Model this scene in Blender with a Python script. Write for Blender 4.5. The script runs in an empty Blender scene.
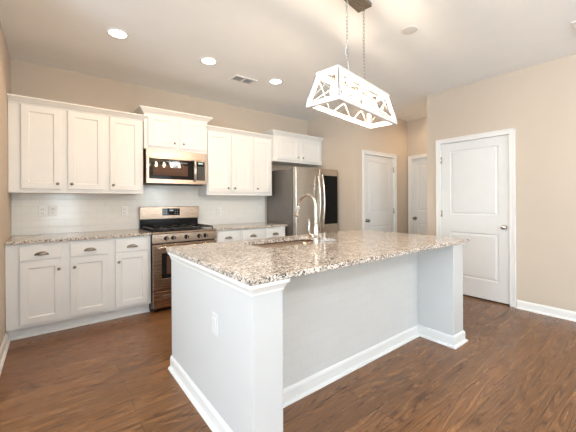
import bpy, bmesh, math, random
from mathutils import Matrix, Vector
random.seed(4)
S = bpy.context.scene
COL = S.collection
PI = math.pi

# ------------------------------------------------------------------ camera
cam_d = bpy.data.cameras.new('camera')
cam = bpy.data.objects.new('camera', cam_d)
COL.objects.link(cam)
cam_d.sensor_fit = 'HORIZONTAL'
cam_d.sensor_width = 36.0
cam_d.lens = 304.591 / 576 * 36.0
cam_d.shift_x = 0.0
cam_d.shift_y = -14.38 / 576
cam_d.clip_start = 0.05
cam.matrix_world = (Matrix.Translation((0.324, -4.303, 1.257)) @ Matrix.Rotation(math.radians(-37.933), 4, 'Z')
                    @ Matrix.Rotation(PI / 2, 4, 'X') @ Matrix.Rotation(math.radians(-0.312), 4, 'Z'))
S.camera = cam

# ------------------------------------------------------------------ world, exposure
w = bpy.data.worlds.new('sky'); S.world = w
w.use_nodes = True
nt = w.node_tree
bg = nt.nodes['Background']
sky = nt.nodes.new('ShaderNodeTexSky')
sky.sky_type = 'NISHITA'
sky.sun_disc = False
sky.sun_elevation = math.radians(40)
nt.links.new(sky.outputs[0], bg.inputs[0])
bg.inputs[1].default_value = 0.35
S.view_settings.view_transform = 'Standard'
S.view_settings.look = 'None'
S.view_settings.gamma = 1.0
S.view_settings.use_curve_mapping = False
S.view_settings.exposure = 0.47

# ------------------------------------------------------------------ lights
def area(name, loc, rot, sx, sy, power, col):
    d = bpy.data.lights.new(name, 'AREA')
    d.shape = 'RECTANGLE'; d.size = sx; d.size_y = sy; d.energy = power; d.color = col
    o = bpy.data.objects.new(name, d); COL.objects.link(o)
    o.location = loc; o.rotation_euler = rot
    return o
DAY = (0.72, 0.87, 1.0)
WIN_BACK = [(0.25, 1.05), (3.0, 3.8)]      # openings of the wall behind the camera
for x0, x1 in WIN_BACK:
    area('daylight', ((x0 + x1) / 2, -7.93, 1.35), (math.radians(118), 0, 0), x1 - x0, 1.8, 42 * (x1 - x0), DAY)
WIN_SIDE = [(-6.9, -5.3), (-4.6, -3.0)]                    # openings of the dining area's far wall, left of the camera
for y0, y1 in WIN_SIDE:
    area('daylight', (-3.33, (y0 + y1) / 2, 1.3), (math.radians(142), 0, -PI / 2), y1 - y0, 1.9, 78 * (y1 - y0), DAY)
WARM = (1.0, 0.68, 0.38)
SPOT_W = 20.0
FILL_DOME_W = 35.0  # power of each added fill dome

# ------------------------------------------------------------------ materials
def new_mat(name):
    m = bpy.data.materials.new(name); m.use_nodes = True
    return m, m.node_tree, m.node_tree.nodes['Principled BSDF']
def N(nt, t, **k):
    n = nt.nodes.new(t)
    for a, b in k.items():
        if a in n.inputs.keys(): n.inputs[a].default_value = b
        else: setattr(n, a, b)
    return n
def ramp(nt, stops, interp='LINEAR'):
    r = nt.nodes.new('ShaderNodeValToRGB'); cr = r.color_ramp; cr.interpolation = interp
    while len(cr.elements) < len(stops): cr.elements.new(0.5)
    for e, (p, c) in zip(cr.elements, stops):
        e.position = p; e.color = (*c, 1) if len(c) == 3 else c
    return r
def coords(nt, scale=(1, 1, 1)):
    tc = nt.nodes.new('ShaderNodeNewGeometry')
    mp = nt.nodes.new('ShaderNodeMapping'); mp.inputs['Scale'].default_value = scale
    nt.links.new(tc.outputs['Position'], mp.inputs[0])
    return mp.outputs[0]
def simple(name, col, rough=0.5, metal=0.0, var=0.03, vscale=6.0, bump=0.0, bscale=200.0, coat=0.0):
    m, nt, p = new_mat(name)
    v = coords(nt)
    n = N(nt, 'ShaderNodeTexNoise', Scale=vscale, Detail=3.0)
    nt.links.new(v, n.inputs['Vector'])
    r = ramp(nt, [(0.3, tuple(c * (1 - var) for c in col)), (0.7, tuple(min(1, c * (1 + var)) for c in col))])
    nt.links.new(n.outputs[0], r.inputs[0]); nt.links.new(r.outputs[0], p.inputs['Base Color'])
    p.inputs['Roughness'].default_value = rough; p.inputs['Metallic'].default_value = metal
    p.inputs['Coat Weight'].default_value = coat
    if bump:
        b = N(nt, 'ShaderNodeTexNoise', Scale=bscale, Detail=2.0); nt.links.new(v, b.inputs['Vector'])
        bm = N(nt, 'ShaderNodeBump', Strength=bump, Distance=0.002)
        nt.links.new(b.outputs[0], bm.inputs['Height']); nt.links.new(bm.outputs[0], p.inputs['Normal'])
    return m
def emis(name, col, s):
    m, nt, p = new_mat(name)
    p.inputs['Base Color'].default_value = (*col, 1); p.inputs['Emission Color'].default_value = (*col, 1)
    p.inputs['Emission Strength'].default_value = s
    return m
def glass(name, rough=0.0, tint=(1, 1, 1)):
    m, nt, p = new_mat(name)
    p.inputs['Base Color'].default_value = (*tint, 1); p.inputs['Transmission Weight'].default_value = 1
    p.inputs['Roughness'].default_value = rough; p.inputs['IOR'].default_value = 1.3
    return m
M = {}
M['wall'] = simple('beige_wall_paint', (0.60, 0.51, 0.415), 0.7, var=0.01, bump=0.08)
M['ceiling'] = simple('ceiling_paint', (0.88, 0.885, 0.875), 0.85, var=0.01, bump=0.1, bscale=120)
M['carpet'] = simple('pale_bounce_carpet', (0.62, 0.57, 0.50), 0.95, var=0.05, bump=0.5)
M['trim'] = simple('white_trim_paint', (0.81, 0.80, 0.775), 0.35, var=0.01)
M['door'] = simple('white_door_paint', (0.76, 0.76, 0.745), 0.4, var=0.01)
M['cab'] = simple('cabinet_paint', (0.80, 0.79, 0.765), 0.35, var=0.01)
M['island'] = simple('island_paint', (0.63, 0.63, 0.62), 0.4, var=0.01)
M['disc'] = simple('ceiling_cover_plastic', (0.70, 0.69, 0.66), 0.6, var=0.01)
M['plastic'] = simple('white_plastic', (0.84, 0.83, 0.80), 0.3, var=0.01)
M['plate'] = simple('grey_white_plastic', (0.70, 0.70, 0.69), 0.35, var=0.01)
M['slot'] = simple('dark_slot', (0.05, 0.045, 0.04), 0.5)
M['void'] = simple('dark_gap', (0.02, 0.016, 0.013), 0.8)
M['black'] = simple('black_enamel', (0.012, 0.012, 0.013), 0.12)
M['iron'] = simple('cast_iron', (0.018, 0.018, 0.019), 0.45, bump=0.3, bscale=500)
M['black'].node_tree.nodes['Principled BSDF'].inputs['Specular IOR Level'].default_value = 0.25
M['bglass'] = simple('black_glass', (0.010, 0.009, 0.009), 0.03)
M['bglass'].node_tree.nodes['Principled BSDF'].inputs['Specular IOR Level'].default_value = 0.25
M['screen'] = simple('dark_display_glass', (0.008, 0.008, 0.008), 0.16)
M['screen'].node_tree.nodes['Principled BSDF'].inputs['Specular IOR Level'].default_value = 0.12
M['grey'] = simple('grey_lettering', (0.42, 0.42, 0.41), 0.5)
M['knob'] = simple('dark_nickel', (0.28, 0.245, 0.21), 0.28, metal=1.0)
M['nickel'] = simple('brushed_nickel', (0.66, 0.62, 0.56), 0.22, metal=1.0)
M['chrome'] = simple('chrome', (0.8, 0.79, 0.77), 0.1, metal=1.0)
M['chain'] = simple('pale_chain', (0.34, 0.33, 0.31), 0.4, metal=0.6)
M['glow'] = emis('downlight_lens', (1.0, 0.93, 0.82), 6.0)
M['digits'] = emis('display_digits', (0.45, 0.6, 0.62), 0.35)
M['clear'] = glass('clear_plastic', 0.15)
M['ovenglass'] = simple('brown_reflection_glass', (0.10, 0.052, 0.033), 0.03)  # brown base stands in for the warm room reflected in the glass
M['ovenglass'].node_tree.nodes['Principled BSDF'].inputs['Specular IOR Level'].default_value = 0.2

def steel(name, axis, col=(0.43, 0.325, 0.25), rough=0.25):
    m, nt, p = new_mat(name)
    sc = [400, 400, 400]; sc[axis] = 3
    v = coords(nt, tuple(sc))
    n = N(nt, 'ShaderNodeTexNoise', Scale=1.0, Detail=2.0); nt.links.new(v, n.inputs['Vector'])
    r = N(nt, 'ShaderNodeMapRange'); r.inputs['To Min'].default_value = rough - 0.05; r.inputs['To Max'].default_value = rough + 0.08
    nt.links.new(n.outputs[0], r.inputs[0]); nt.links.new(r.outputs[0], p.inputs['Roughness'])
    b = N(nt, 'ShaderNodeBump', Strength=0.04, Distance=0.001)
    nt.links.new(n.outputs[0], b.inputs['Height']); nt.links.new(b.outputs[0], p.inputs['Normal'])
    p.inputs['Base Color'].default_value = (*col, 1); p.inputs['Metallic'].default_value = 1
    return m
M['steel'] = steel('stainless_steel_horizontal_brush', 0)  # coppery base has the wood floor's warm reflection put into its colour
M['fsteel'] = steel('fridge_stainless_steel', 0, (0.55, 0.50, 0.44), 0.28)
M['fside'] = simple('fridge_grey_side', (0.17, 0.155, 0.14), 0.38, metal=0.3)

def floor_mat():
    m, nt, p = new_mat('oak_plank_floor')
    L = nt.links.new
    v = coords(nt)
    br = N(nt, 'ShaderNodeTexBrick', offset=0.37, offset_frequency=2)
    br.inputs['Color1'].default_value = (0, 0, 0, 1); br.inputs['Color2'].default_value = (1, 1, 1, 1)
    br.inputs['Mortar'].default_value = (0.5, 0.5, 0.5, 1)
    br.inputs['Scale'].default_value = 1; br.inputs['Mortar Size'].default_value = 0.0013
    br.inputs['Mortar Smooth'].default_value = 0.1; br.inputs['Brick Width'].default_value = 1.15
    br.inputs['Row Height'].default_value = 0.127
    L(v, br.inputs['Vector'])
    # offset per plank
    off = N(nt, 'ShaderNodeVectorMath', operation='MULTIPLY'); off.inputs[1].default_value = (37, 23, 0)
    L(br.outputs['Color'], off.inputs[0])
    st = N(nt, 'ShaderNodeVectorMath', operation='MULTIPLY'); st.inputs[1].default_value = (0.9, 13.0, 1)
    L(v, st.inputs[0])
    ad = N(nt, 'ShaderNodeVectorMath', operation='ADD'); L(st.outputs[0], ad.inputs[0]); L(off.outputs[0], ad.inputs[1])
    # cathedral grain: contour lines of a stretched noise field
    nz = N(nt, 'ShaderNodeTexNoise', Scale=1.0, Detail=1.0, Roughness=0.4); L(ad.outputs[0], nz.inputs['Vector'])
    mul = N(nt, 'ShaderNodeMath', operation='MULTIPLY'); mul.inputs[1].default_value = 13; L(nz.outputs[0], mul.inputs[0])
    fr = N(nt, 'ShaderNodeMath', operation='PINGPONG'); fr.inputs[1].default_value = 0.5; L(mul.outputs[0], fr.inputs[0])
    gr = ramp(nt, [(0.0, (0.0,) * 3), (0.12, (0.45,) * 3), (0.45, (1,) * 3)]); L(fr.outputs[0], gr.inputs[0])
    # fine pores
    st2 = N(nt, 'ShaderNodeVectorMath', operation='MULTIPLY'); st2.inputs[1].default_value = (5, 110, 1); L(v, st2.inputs[0])
    n2 = N(nt, 'ShaderNodeTexNoise', Scale=1.0, Detail=3.0); L(st2.outputs[0], n2.inputs['Vector'])
    n3 = N(nt, 'ShaderNodeTexNoise', Scale=0.9, Detail=2.0); L(ad.outputs[0], n3.inputs['Vector'])
    mx = N(nt, 'ShaderNodeMix', data_type='FLOAT'); mx.inputs[0].default_value = 0.35
    L(gr.outputs[0], mx.inputs[2]); L(n2.outputs[0], mx.inputs[3])
    mx2 = N(nt, 'ShaderNodeMix', data_type='FLOAT'); mx2.inputs[0].default_value = 0.25
    L(mx.outputs[0], mx2.inputs[2]); L(n3.outputs[0], mx2.inputs[3])
    cr = ramp(nt, [(0.12, (0.032, 0.012, 0.004)), (0.38, (0.130, 0.053, 0.018)), (0.60, (0.215, 0.095, 0.036)), (0.88, (0.31, 0.15, 0.060))])
    L(mx2.outputs[0], cr.inputs[0])
    tone = N(nt, 'ShaderNodeMapRange'); tone.inputs['To Min'].default_value = 0.86; tone.inputs['To Max'].default_value = 1.12
    L(br.outputs['Color'], tone.inputs[0])
    tm = N(nt, 'ShaderNodeVectorMath', operation='SCALE'); L(cr.outputs[0], tm.inputs[0]); L(tone.outputs[0], tm.inputs['Scale'])
    seam = N(nt, 'ShaderNodeMix', data_type='RGBA'); seam.inputs[7].default_value = (0.03, 0.014, 0.008, 1)
    L(br.outputs['Fac'], seam.inputs[0]); L(tm.outputs[0], seam.inputs[6])
    L(seam.outputs[2], p.inputs['Base Color'])
    rr = N(nt, 'ShaderNodeMapRange'); rr.inputs['To Min'].default_value = 0.38; rr.inputs['To Max'].default_value = 0.24
    L(mx.outputs[0], rr.inputs[0]); L(rr.outputs[0], p.inputs['Roughness'])
    b = N(nt, 'ShaderNodeBump', Strength=0.12, Distance=0.002); L(mx.outputs[0], b.inputs['Height']); L(b.outputs[0], p.inputs['Normal'])
    return m
M['floor'] = floor_mat()

def tile_mat(name, col, mortar, rough, tw=0.152, th=0.076, msize=0.0016, bump=0.5, zoff=0.914):
    m, nt, p = new_mat(name); L = nt.links.new
    g = nt.nodes.new('ShaderNodeNewGeometry')
    sp = nt.nodes.new('ShaderNodeSeparateXYZ'); L(g.outputs['Position'], sp.inputs[0])
    a = N(nt, 'ShaderNodeMath', operation='SUBTRACT'); a.inputs[1].default_value = zoff; L(sp.outputs[2], a.inputs[0])
    cb = nt.nodes.new('ShaderNodeCombineXYZ'); L(sp.outputs[0], cb.inputs[0]); L(a.outputs[0], cb.inputs[1])
    br = N(nt, 'ShaderNodeTexBrick', offset=0.5)
    br.inputs['Color1'].default_value = (*col, 1); br.inputs['Color2'].default_value = (*[c * 0.97 for c in col], 1)
    br.inputs['Mortar'].default_value = (*mortar, 1); br.inputs['Scale'].default_value = 1
    br.inputs['Mortar Size'].default_value = msize; br.inputs['Mortar Smooth'].default_value = 0.3
    br.inputs['Brick Width'].default_value = tw; br.inputs['Row Height'].default_value = th
    L(cb.outputs[0], br.inputs['Vector']); L(br.outputs['Color'], p.inputs['Base Color'])
    p.inputs['Roughness'].default_value = rough
    inv = N(nt, 'ShaderNodeMath', operation='SUBTRACT'); inv.inputs[0].default_value = 1; L(br.outputs['Fac'], inv.inputs[1])
    wv = N(nt, 'ShaderNodeTexNoise', Scale=9.0, Detail=1.0); L(g.outputs['Position'], wv.inputs['Vector'])
    ad = N(nt, 'ShaderNodeMath', operation='MULTIPLY_ADD'); ad.inputs[1].default_value = 0.35
    L(wv.outputs[0], ad.inputs[0]); L(inv.outputs[0], ad.inputs[2])
    b = N(nt, 'ShaderNodeBump', Strength=bump, Distance=0.0015); L(ad.outputs[0], b.inputs['Height']); L(b.outputs[0], p.inputs['Normal'])
    return m
M['tile'] = tile_mat('white_subway_tile', (0.84, 0.825, 0.78), (0.75, 0.73, 0.68), 0.13)
M['itile'] = tile_mat('island_white_tile', (0.67, 0.665, 0.64), (0.61, 0.60, 0.57), 0.32, bump=0.2, zoff=0.0)

def granite():
    m, nt, p = new_mat('speckled_granite'); L = nt.links.new
    v = coords(nt)
    n0 = N(nt, 'ShaderNodeTexNoise', Scale=60.0, Detail=2.0); L(v, n0.inputs['Vector'])
    dst = N(nt, 'ShaderNodeMix', data_type='RGBA', blend_type='LINEAR_LIGHT'); dst.inputs[0].default_value = 0.012
    L(v, dst.inputs[6]); L(n0.outputs['Color'], dst.inputs[7])
    v1 = N(nt, 'ShaderNodeTexVoronoi', Scale=125.0); L(dst.outputs[2], v1.inputs['Vector'])
    v2 = N(nt, 'ShaderNodeTexVoronoi', Scale=230.0); L(dst.outputs[2], v2.inputs['Vector'])
    s1 = nt.nodes.new('ShaderNodeSeparateColor'); L(v1.outputs['Color'], s1.inputs[0])
    s2 = nt.nodes.new('ShaderNodeSeparateColor'); L(v2.outputs['Color'], s2.inputs[0])
    c1 = ramp(nt, [(0.0, (0.03, 0.026, 0.024)), (0.16, (0.20, 0.18, 0.165)), (0.26, (0.38, 0.30, 0.25)), (0.33, (0.58, 0.52, 0.47)),
                   (0.50, (0.74, 0.69, 0.65)), (0.76, (0.62, 0.60, 0.58)), (0.85, (0.84, 0.79, 0.73))], 'CONSTANT')
    L(s1.outputs[0], c1.inputs[0])
    c2 = ramp(nt, [(0.0, (0.02, 0.02, 0.02)), (0.30, (0.30, 0.24, 0.19)), (0.62, (0.72, 0.66, 0.58))], 'CONSTANT')
    L(s2.outputs[1], c2.inputs[0])
    fac = ramp(nt, [(0.0, (1,) * 3), (0.27, (0,) * 3)], 'CONSTANT'); L(s2.outputs[0], fac.inputs[0])
    mx = N(nt, 'ShaderNodeMix', data_type='RGBA'); L(fac.outputs[0], mx.inputs[0]); L(c1.outputs[0], mx.inputs[6]); L(c2.outputs[0], mx.inputs[7])
    n4 = N(nt, 'ShaderNodeTexNoise', Scale=11.0, Detail=3.0); L(v, n4.inputs['Vector'])
    t = ramp(nt, [(0.35, (0.86, 0.80, 0.74)), (0.65, (1.08, 1.05, 1.02))]); L(n4.outputs[0], t.inputs[0])
    mm = N(nt, 'ShaderNodeMix', data_type='RGBA', blend_type='MULTIPLY'); mm.inputs[0].default_value = 1
    L(mx.outputs[2], mm.inputs[6]); L(t.outputs[0], mm.inputs[7]); L(mm.outputs[2], p.inputs['Base Color'])
    p.inputs['Roughness'].default_value = 0.12
    return m
M['granite'] = granite()

def wood_white():
    m, nt, p = new_mat('whitewashed_wood'); L = nt.links.new
    v = coords(nt, (14, 14, 60))
    n = N(nt, 'ShaderNodeTexNoise', Scale=1.0, Detail=4.0); L(v, n.inputs['Vector'])
    r = ramp(nt, [(0.3, (0.62, 0.58, 0.53)), (0.45, (0.82, 0.80, 0.77))]); L(n.outputs[0], r.inputs[0]); L(r.outputs[0], p.inputs['Base Color'])
    p.inputs['Roughness'].default_value = 0.6
    return m
M['wwood'] = wood_white()
def wood_brown():
    m, nt, p = new_mat('weathered_brown_wood'); L = nt.links.new
    v = coords(nt, (12, 70, 20))
    n = N(nt, 'ShaderNodeTexNoise', Scale=1.0, Detail=4.0); L(v, n.inputs['Vector'])
    r = ramp(nt, [(0.3, (0.11, 0.085, 0.062)), (0.7, (0.24, 0.19, 0.14))]); L(n.outputs[0], r.inputs[0]); L(r.outputs[0], p.inputs['Base Color'])
    p.inputs['Roughness'].default_value = 0.6
    return m
M['bwood'] = wood_brown()

# ------------------------------------------------------------------ helpers
def tag(o, label=None, cat=None, group=None, kind=None):
    if label: o['label'] = label
    if cat: o['category'] = cat
    if group: o['group'] = group
    if kind: o['kind'] = kind
    return o
def empty(name, loc, rz=0.0):
    o = bpy.data.objects.new(name, None); COL.objects.link(o)
    o.location = loc; o.rotation_euler = (0, 0, rz); o.empty_display_size = 0.05
    return o
class MB:
    """collects shapes in world space (or in the local space of the thing when local=True)"""
    def __init__(s): s.bm = bmesh.new()
    def box(s, x0, x1, y0, y1, z0, z1, M4=None):
        vs = [s.bm.verts.new(((x0, x1)[i & 1], (y0, y1)[i >> 1 & 1], (z0, z1)[i >> 2 & 1])) for i in range(8)]
        for f in ((0, 2, 3, 1), (4, 5, 7, 6), (0, 1, 5, 4), (2, 6, 7, 3), (0, 4, 6, 2), (1, 3, 7, 5)):
            s.bm.faces.new([vs[i] for i in f])
        if M4: bmesh.ops.transform(s.bm, matrix=M4, verts=vs)
        return s
    def beam(s, a, b, w, h, up=(0, 0, 1)):
        a, b = Vector(a), Vector(b); d = (b - a); L = d.length; d.normalize()
        u = Vector(up); sd = d.cross(u)
        if sd.length < 1e-4: sd = d.cross(Vector((1, 0, 0)))
        sd.normalize(); u = sd.cross(d)
        m = Matrix((sd, d, u)).transposed().to_4x4(); m.translation = a
        return s.box(-w / 2, w / 2, 0, L, -h / 2, h / 2, m)
    def cyl(s, a, b, r0, r1=None, n=20, caps=True):
        r1 = r0 if r1 is None else r1
        a, b = Vector(a), Vector(b); d = (b - a).normalized()
        u = d.orthogonal().normalized(); v = d.cross(u)
        A = []; B = []
        for i in range(n):
            t = 2 * PI * i / n; e = u * math.cos(t) + v * math.sin(t)
            A.append(s.bm.verts.new(a + e * r0)); B.append(s.bm.verts.new(b + e * r1))
        for i in range(n):
            f = s.bm.faces.new((A[i], A[(i + 1) % n], B[(i + 1) % n], B[i])); f.smooth = True
        if caps: s.bm.faces.new(A[::-1]); s.bm.faces.new(B)
        return s
    def lathe(s, prof, M4=None, n=28):
        """prof: (r, z) pairs about z"""
        rings = []
        for r, z in prof:
            if r < 1e-6: rings.append([s.bm.verts.new((0, 0, z))])
            else: rings.append([s.bm.verts.new((r * math.cos(2 * PI * i / n), r * math.sin(2 * PI * i / n), z)) for i in range(n)])
        for A, B in zip(rings, rings[1:]):
            for i in range(n):
                q = [A[i % len(A)], A[(i + 1) % len(A)], B[(i + 1) % len(B)], B[i % len(B)]]
                q2 = []
                for x in q:
                    if x not in q2: q2.append(x)
                if len(q2) > 2:
                    f = s.bm.faces.new(q2); f.smooth = True
        if M4: bmesh.ops.transform(s.bm, matrix=M4, verts=[x for r in rings for x in r])
        return s
    def tube(s, pts, rad, n=14, caps=True):
        pts = [Vector(p) for p in pts]
        rs = rad if isinstance(rad, (list, tuple)) else [rad] * len(pts)
        prev = None; rings = []
        for i, p in enumerate(pts):
            t = (pts[min(i + 1, len(pts) - 1)] - pts[max(i - 1, 0)]).normalized()
            u = t.orthogonal().normalized() if prev is None else (prev - t * prev.dot(t)).normalized()
            prev = u; v = t.cross(u)
            rings.append([s.bm.verts.new(p + (u * math.cos(2 * PI * k / n) + v * math.sin(2 * PI * k / n)) * rs[i]) for k in range(n)])
        for A, B in zip(rings, rings[1:]):
            for k in range(n):
                f = s.bm.faces.new((A[k], A[(k + 1) % n], B[(k + 1) % n], B[k])); f.smooth = True
        if caps: s.bm.faces.new(rings[0][::-1]); s.bm.faces.new(rings[-1])
        return s
    def sweep(s, path, prof, closed=False):
        """path: XY polyline; prof: (out, z) polygon, out to the right of the travel direction, mitred"""
        P = [Vector(p) for p in path]; n = len(P); rings = []
        for i in range(n):
            d0 = (P[i] - P[i - 1]).normalized() if (i > 0 or closed) else None
            d1 = (P[(i + 1) % n] - P[i]).normalized() if (i < n - 1 or closed) else None
            if d0 is None: d0 = d1
            if d1 is None: d1 = d0
            n0 = Vector((d0.y, -d0.x)); n1 = Vector((d1.y, -d1.x))
            m = (n0 + n1); m = m / max(1e-6, m.dot(n0))
            rings.append([s.bm.verts.new((P[i].x + m.x * o, P[i].y + m.y * o, z)) for o, z in prof])
        k = len(prof)
        for i in range(n if closed else n - 1):
            A, B = rings[i], rings[(i + 1) % n]
            for j in range(k):
                s.bm.faces.new((A[j], A[(j + 1) % k], B[(j + 1) % k], B[j]))
        if not closed:
            s.bm.faces.new(rings[0][::-1]); s.bm.faces.new(rings[-1])
        return s
    def panel(s, w, h, t, panels, M4, ring=((0, 0), (0.006, 0.008))):
        """slab, front facing local -y at y=0, depth t; each panel opening is followed by rings (inset, depth)"""
        vs0 = set(s.bm.verts)
        xs = sorted({0.0, w} | {p[0] for p in panels} | {p[1] for p in panels})
        zs = sorted({0.0, h} | {p[2] for p in panels} | {p[3] for p in panels})
        V = {}
        def g(x, y, z):
            k = (round(x, 5), round(y, 5), round(z, 5))
            if k not in V: V[k] = s.bm.verts.new((x, y, z))
            return V[k]
        def inside(x, z): return any(p[0] < x < p[1] and p[2] < z < p[3] for p in panels)
        for a, b in zip(xs, xs[1:]):
            for c, d in zip(zs, zs[1:]):
                s.bm.faces.new((g(a, t, c), g(a, t, d), g(b, t, d), g(b, t, c)))
                if not inside((a + b) / 2, (c + d) / 2):
                    s.bm.faces.new((g(a, 0, c), g(b, 0, c), g(b, 0, d), g(a, 0, d)))
        for a, b in zip(xs, xs[1:]):
            s.bm.faces.new((g(a, 0, 0), g(a, t, 0), g(b, t, 0), g(b, 0, 0)))
            s.bm.faces.new((g(a, 0, h), g(b, 0, h), g(b, t, h), g(a, t, h)))
        for c, d in zip(zs, zs[1:]):
            s.bm.faces.new((g(0, 0, c), g(0, 0, d), g(0, t, d), g(0, t, c)))
            s.bm.faces.new((g(w, 0, c), g(w, t, c), g(w, t, d), g(w, 0, d)))
        for x0, x1, z0, z1 in panels:
            R = []
            for ins, dep in ring:
                R.append([g(x0 + ins, dep, z0 + ins), g(x1 - ins, dep, z0 + ins), g(x1 - ins, dep, z1 - ins), g(x0 + ins, dep, z1 - ins)])
            for A, B in zip(R, R[1:]):
                for i in range(4): s.bm.faces.new((A[i], A[(i + 1) % 4], B[(i + 1) % 4], B[i]))
            s.bm.faces.new(R[-1])
        bmesh.ops.transform(s.bm, matrix=M4, verts=[v for v in s.bm.verts if v not in vs0])
        return s
    def build(s, name, mat, parent=None, bevel=0.0, seg=2, local=False, smooth=False, sub=0):
        bm = s.bm
        bmesh.ops.recalc_face_normals(bm, faces=bm.faces)
        if parent and not local:
            chain = Matrix.Identity(4); q = parent
            while q: chain = Matrix.LocRotScale(q.location, q.rotation_euler, None) @ chain; q = q.parent
            bmesh.ops.transform(bm, matrix=chain.inverted(), verts=bm.verts)
        me = bpy.data.meshes.new(name); bm.to_mesh(me); bm.free()
        o = bpy.data.objects.new(name, me); COL.objects.link(o)
        for m in (mat if isinstance(mat, list) else [mat]): me.materials.append(m)
        if parent: o.parent = parent
        if smooth:
            for p in me.polygons: p.use_smooth = True
        if bevel:
            b = o.modifiers.new('bevel', 'BEVEL'); b.width = bevel; b.segments = seg; b.limit_method = 'ANGLE'; b.angle_limit = math.radians(40)
            b.harden_normals = False
        if sub:
            b = o.modifiers.new('subd', 'SUBSURF'); b.levels = sub; b.render_levels = sub
        return o
def B(*a): return MB().box(*a)
def T(x, y, z): return Matrix.Translation((x, y, z))
def struct(o): o['kind'] = 'structure'; return o

# ------------------------------------------------------------------ room shell
H = 2.774
XW = 4.623           # wall with door_1
struct(B(-3.5, 6.4, -5.6, 0.15, -0.1, 0).build('floor', M['floor']))
struct(B(-3.5, 6.4, -8.5, -5.6, -0.1, 0.004).build('floor_bounce_carpet', M['carpet']))  # unseen carpet, added pale so it bounces more light into the kitchen
struct(B(-3.5, 6.4, -8.5, 0.15, H, H + 0.1).build('ceiling', M['ceiling']))
struct(B(-0.12, 6.4, 0, 0.12, 0, H).build('wall_back', M['wall']))
struct(B(6.28, 6.4, -7.8, 0, 0, H).build('wall_light_block', M['wall']))  # unseen wall, added to keep sky light from leaking under the doors
struct(B(-0.12, 0, -1.75, 0, 0, H).build('wall_left', M['wall']))
struct(B(-3.2, -0.12, -1.75, -1.63, 0, H).build('wall_dining', M['wall']))
m = MB(); ys = [-7.92]
for y0, y1 in WIN_SIDE: m.box(-3.32, -3.2, ys[-1], y0, 0, H); m.box(-3.32, -3.2, y0, y1, 0, 0.35); m.box(-3.32, -3.2, y0, y1, 2.25, H); ys.append(y1)
m.box(-3.32, -3.2, ys[-1], -1.63, 0, H)
struct(m.build('wall_side', M['wall']))
m = MB(); xs = [-3.2]
for x0, x1 in WIN_BACK: m.box(xs[-1], x0, -7.92, -7.8, 0, H); m.box(x0, x1, -7.92, -7.8, 0, 0.45); m.box(x0, x1, -7.92, -7.8, 2.25, H); xs.append(x1)
m.box(xs[-1], 6.4, -7.92, -7.8, 0, H)
struct(m.build('wall_front', M['wall']))
for i, (x0, x1) in enumerate(WIN_BACK):
    m = MB(); m.box(x0, x0 + 0.05, -7.86, -7.80, 0.45, 2.25); m.box(x1 - 0.05, x1, -7.86, -7.80, 0.45, 2.25)
    m.box(x0 + 0.05, x1 - 0.05, -7.86, -7.80, 0.45, 0.5); m.box(x0 + 0.05, x1 - 0.05, -7.86, -7.80, 2.2, 2.25); m.box(x0 + 0.05, x1 - 0.05, -7.86, -7.80, 1.33, 1.37)
    struct(m.build('window_%d' % (i + 1), M['trim'], bevel=0.003))

# wall_right (plane X = XW) with the opening of door_1: casing y -2.196..-3.136
DY0, DY1, DH = -2.262, -3.068, 2.045    # opening
m = MB(); m.box(XW, XW + 0.12, DY0, -2.063, 0, H); m.box(XW, XW + 0.12, -7.92, DY1, 0, H); m.box(XW, XW + 0.12, DY1, DY0, DH, H)
m.box(XW + 0.12, 5.85, -2.183, -2.063, 0, H)
struct(m.build('wall_right', M['wall']))
# wall left of and behind the fridge
XA, YH = 4.157, -1.128
D2a, D2b = 4.395, 5.235
m = MB(); m.box(XA, XA + 0.11, YH, 0, 0, H); m.box(XA + 0.11, D2a, YH, YH + 0.11, 0, H); m.box(D2b, 5.69, YH, YH + 0.11, 0, H); m.box(D2a, D2b, YH, YH + 0.11, 2.035, H)
struct(m.build('wall_alcove', M['wall']))
D3a, D3b = -1.21, -1.97
m = MB(); m.box(5.69, 5.80, D3a, 0.0, 0, H); m.box(5.69, 5.80, -2.063, D3b, 0, H); m.box(5.69, 5.80, D3b, D3a, 2.04, H)
struct(m.build('wall_hall', M['wall']))

BASEP = [(0, 0), (0.013, 0), (0.013, 0.075), (0.009, 0.088), (0.004, 0.095), (0, 0.095)]
SHOEP = [(0.013, 0), (0.030, 0), (0.029, 0.008), (0.022, 0.016), (0.013, 0.019)]
def base(name, path, kind=True):
    m = MB(); m.sweep(path, BASEP); m.sweep(path, SHOEP)
    return struct(m.build(name, M['trim']))
def sweep_side(path, side):     # side -1 flips the direction so that the profile comes out on the other side
    return path if side > 0 else path[::-1]
base('baseboard_right', sweep_side([(XW, DY1 - 0.068), (XW, -7.8)], 1))
base('baseboard_left', sweep_side([(0, -0.56), (0, -1.75)], -1))
base('baseboard_back', sweep_side([(XA, YH), (D2a - 0.066, YH)], 1))
base('baseboard_hall', [(D2b + 0.066, YH), (5.69, YH), (5.69, D3a + 0.07)])

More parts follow.
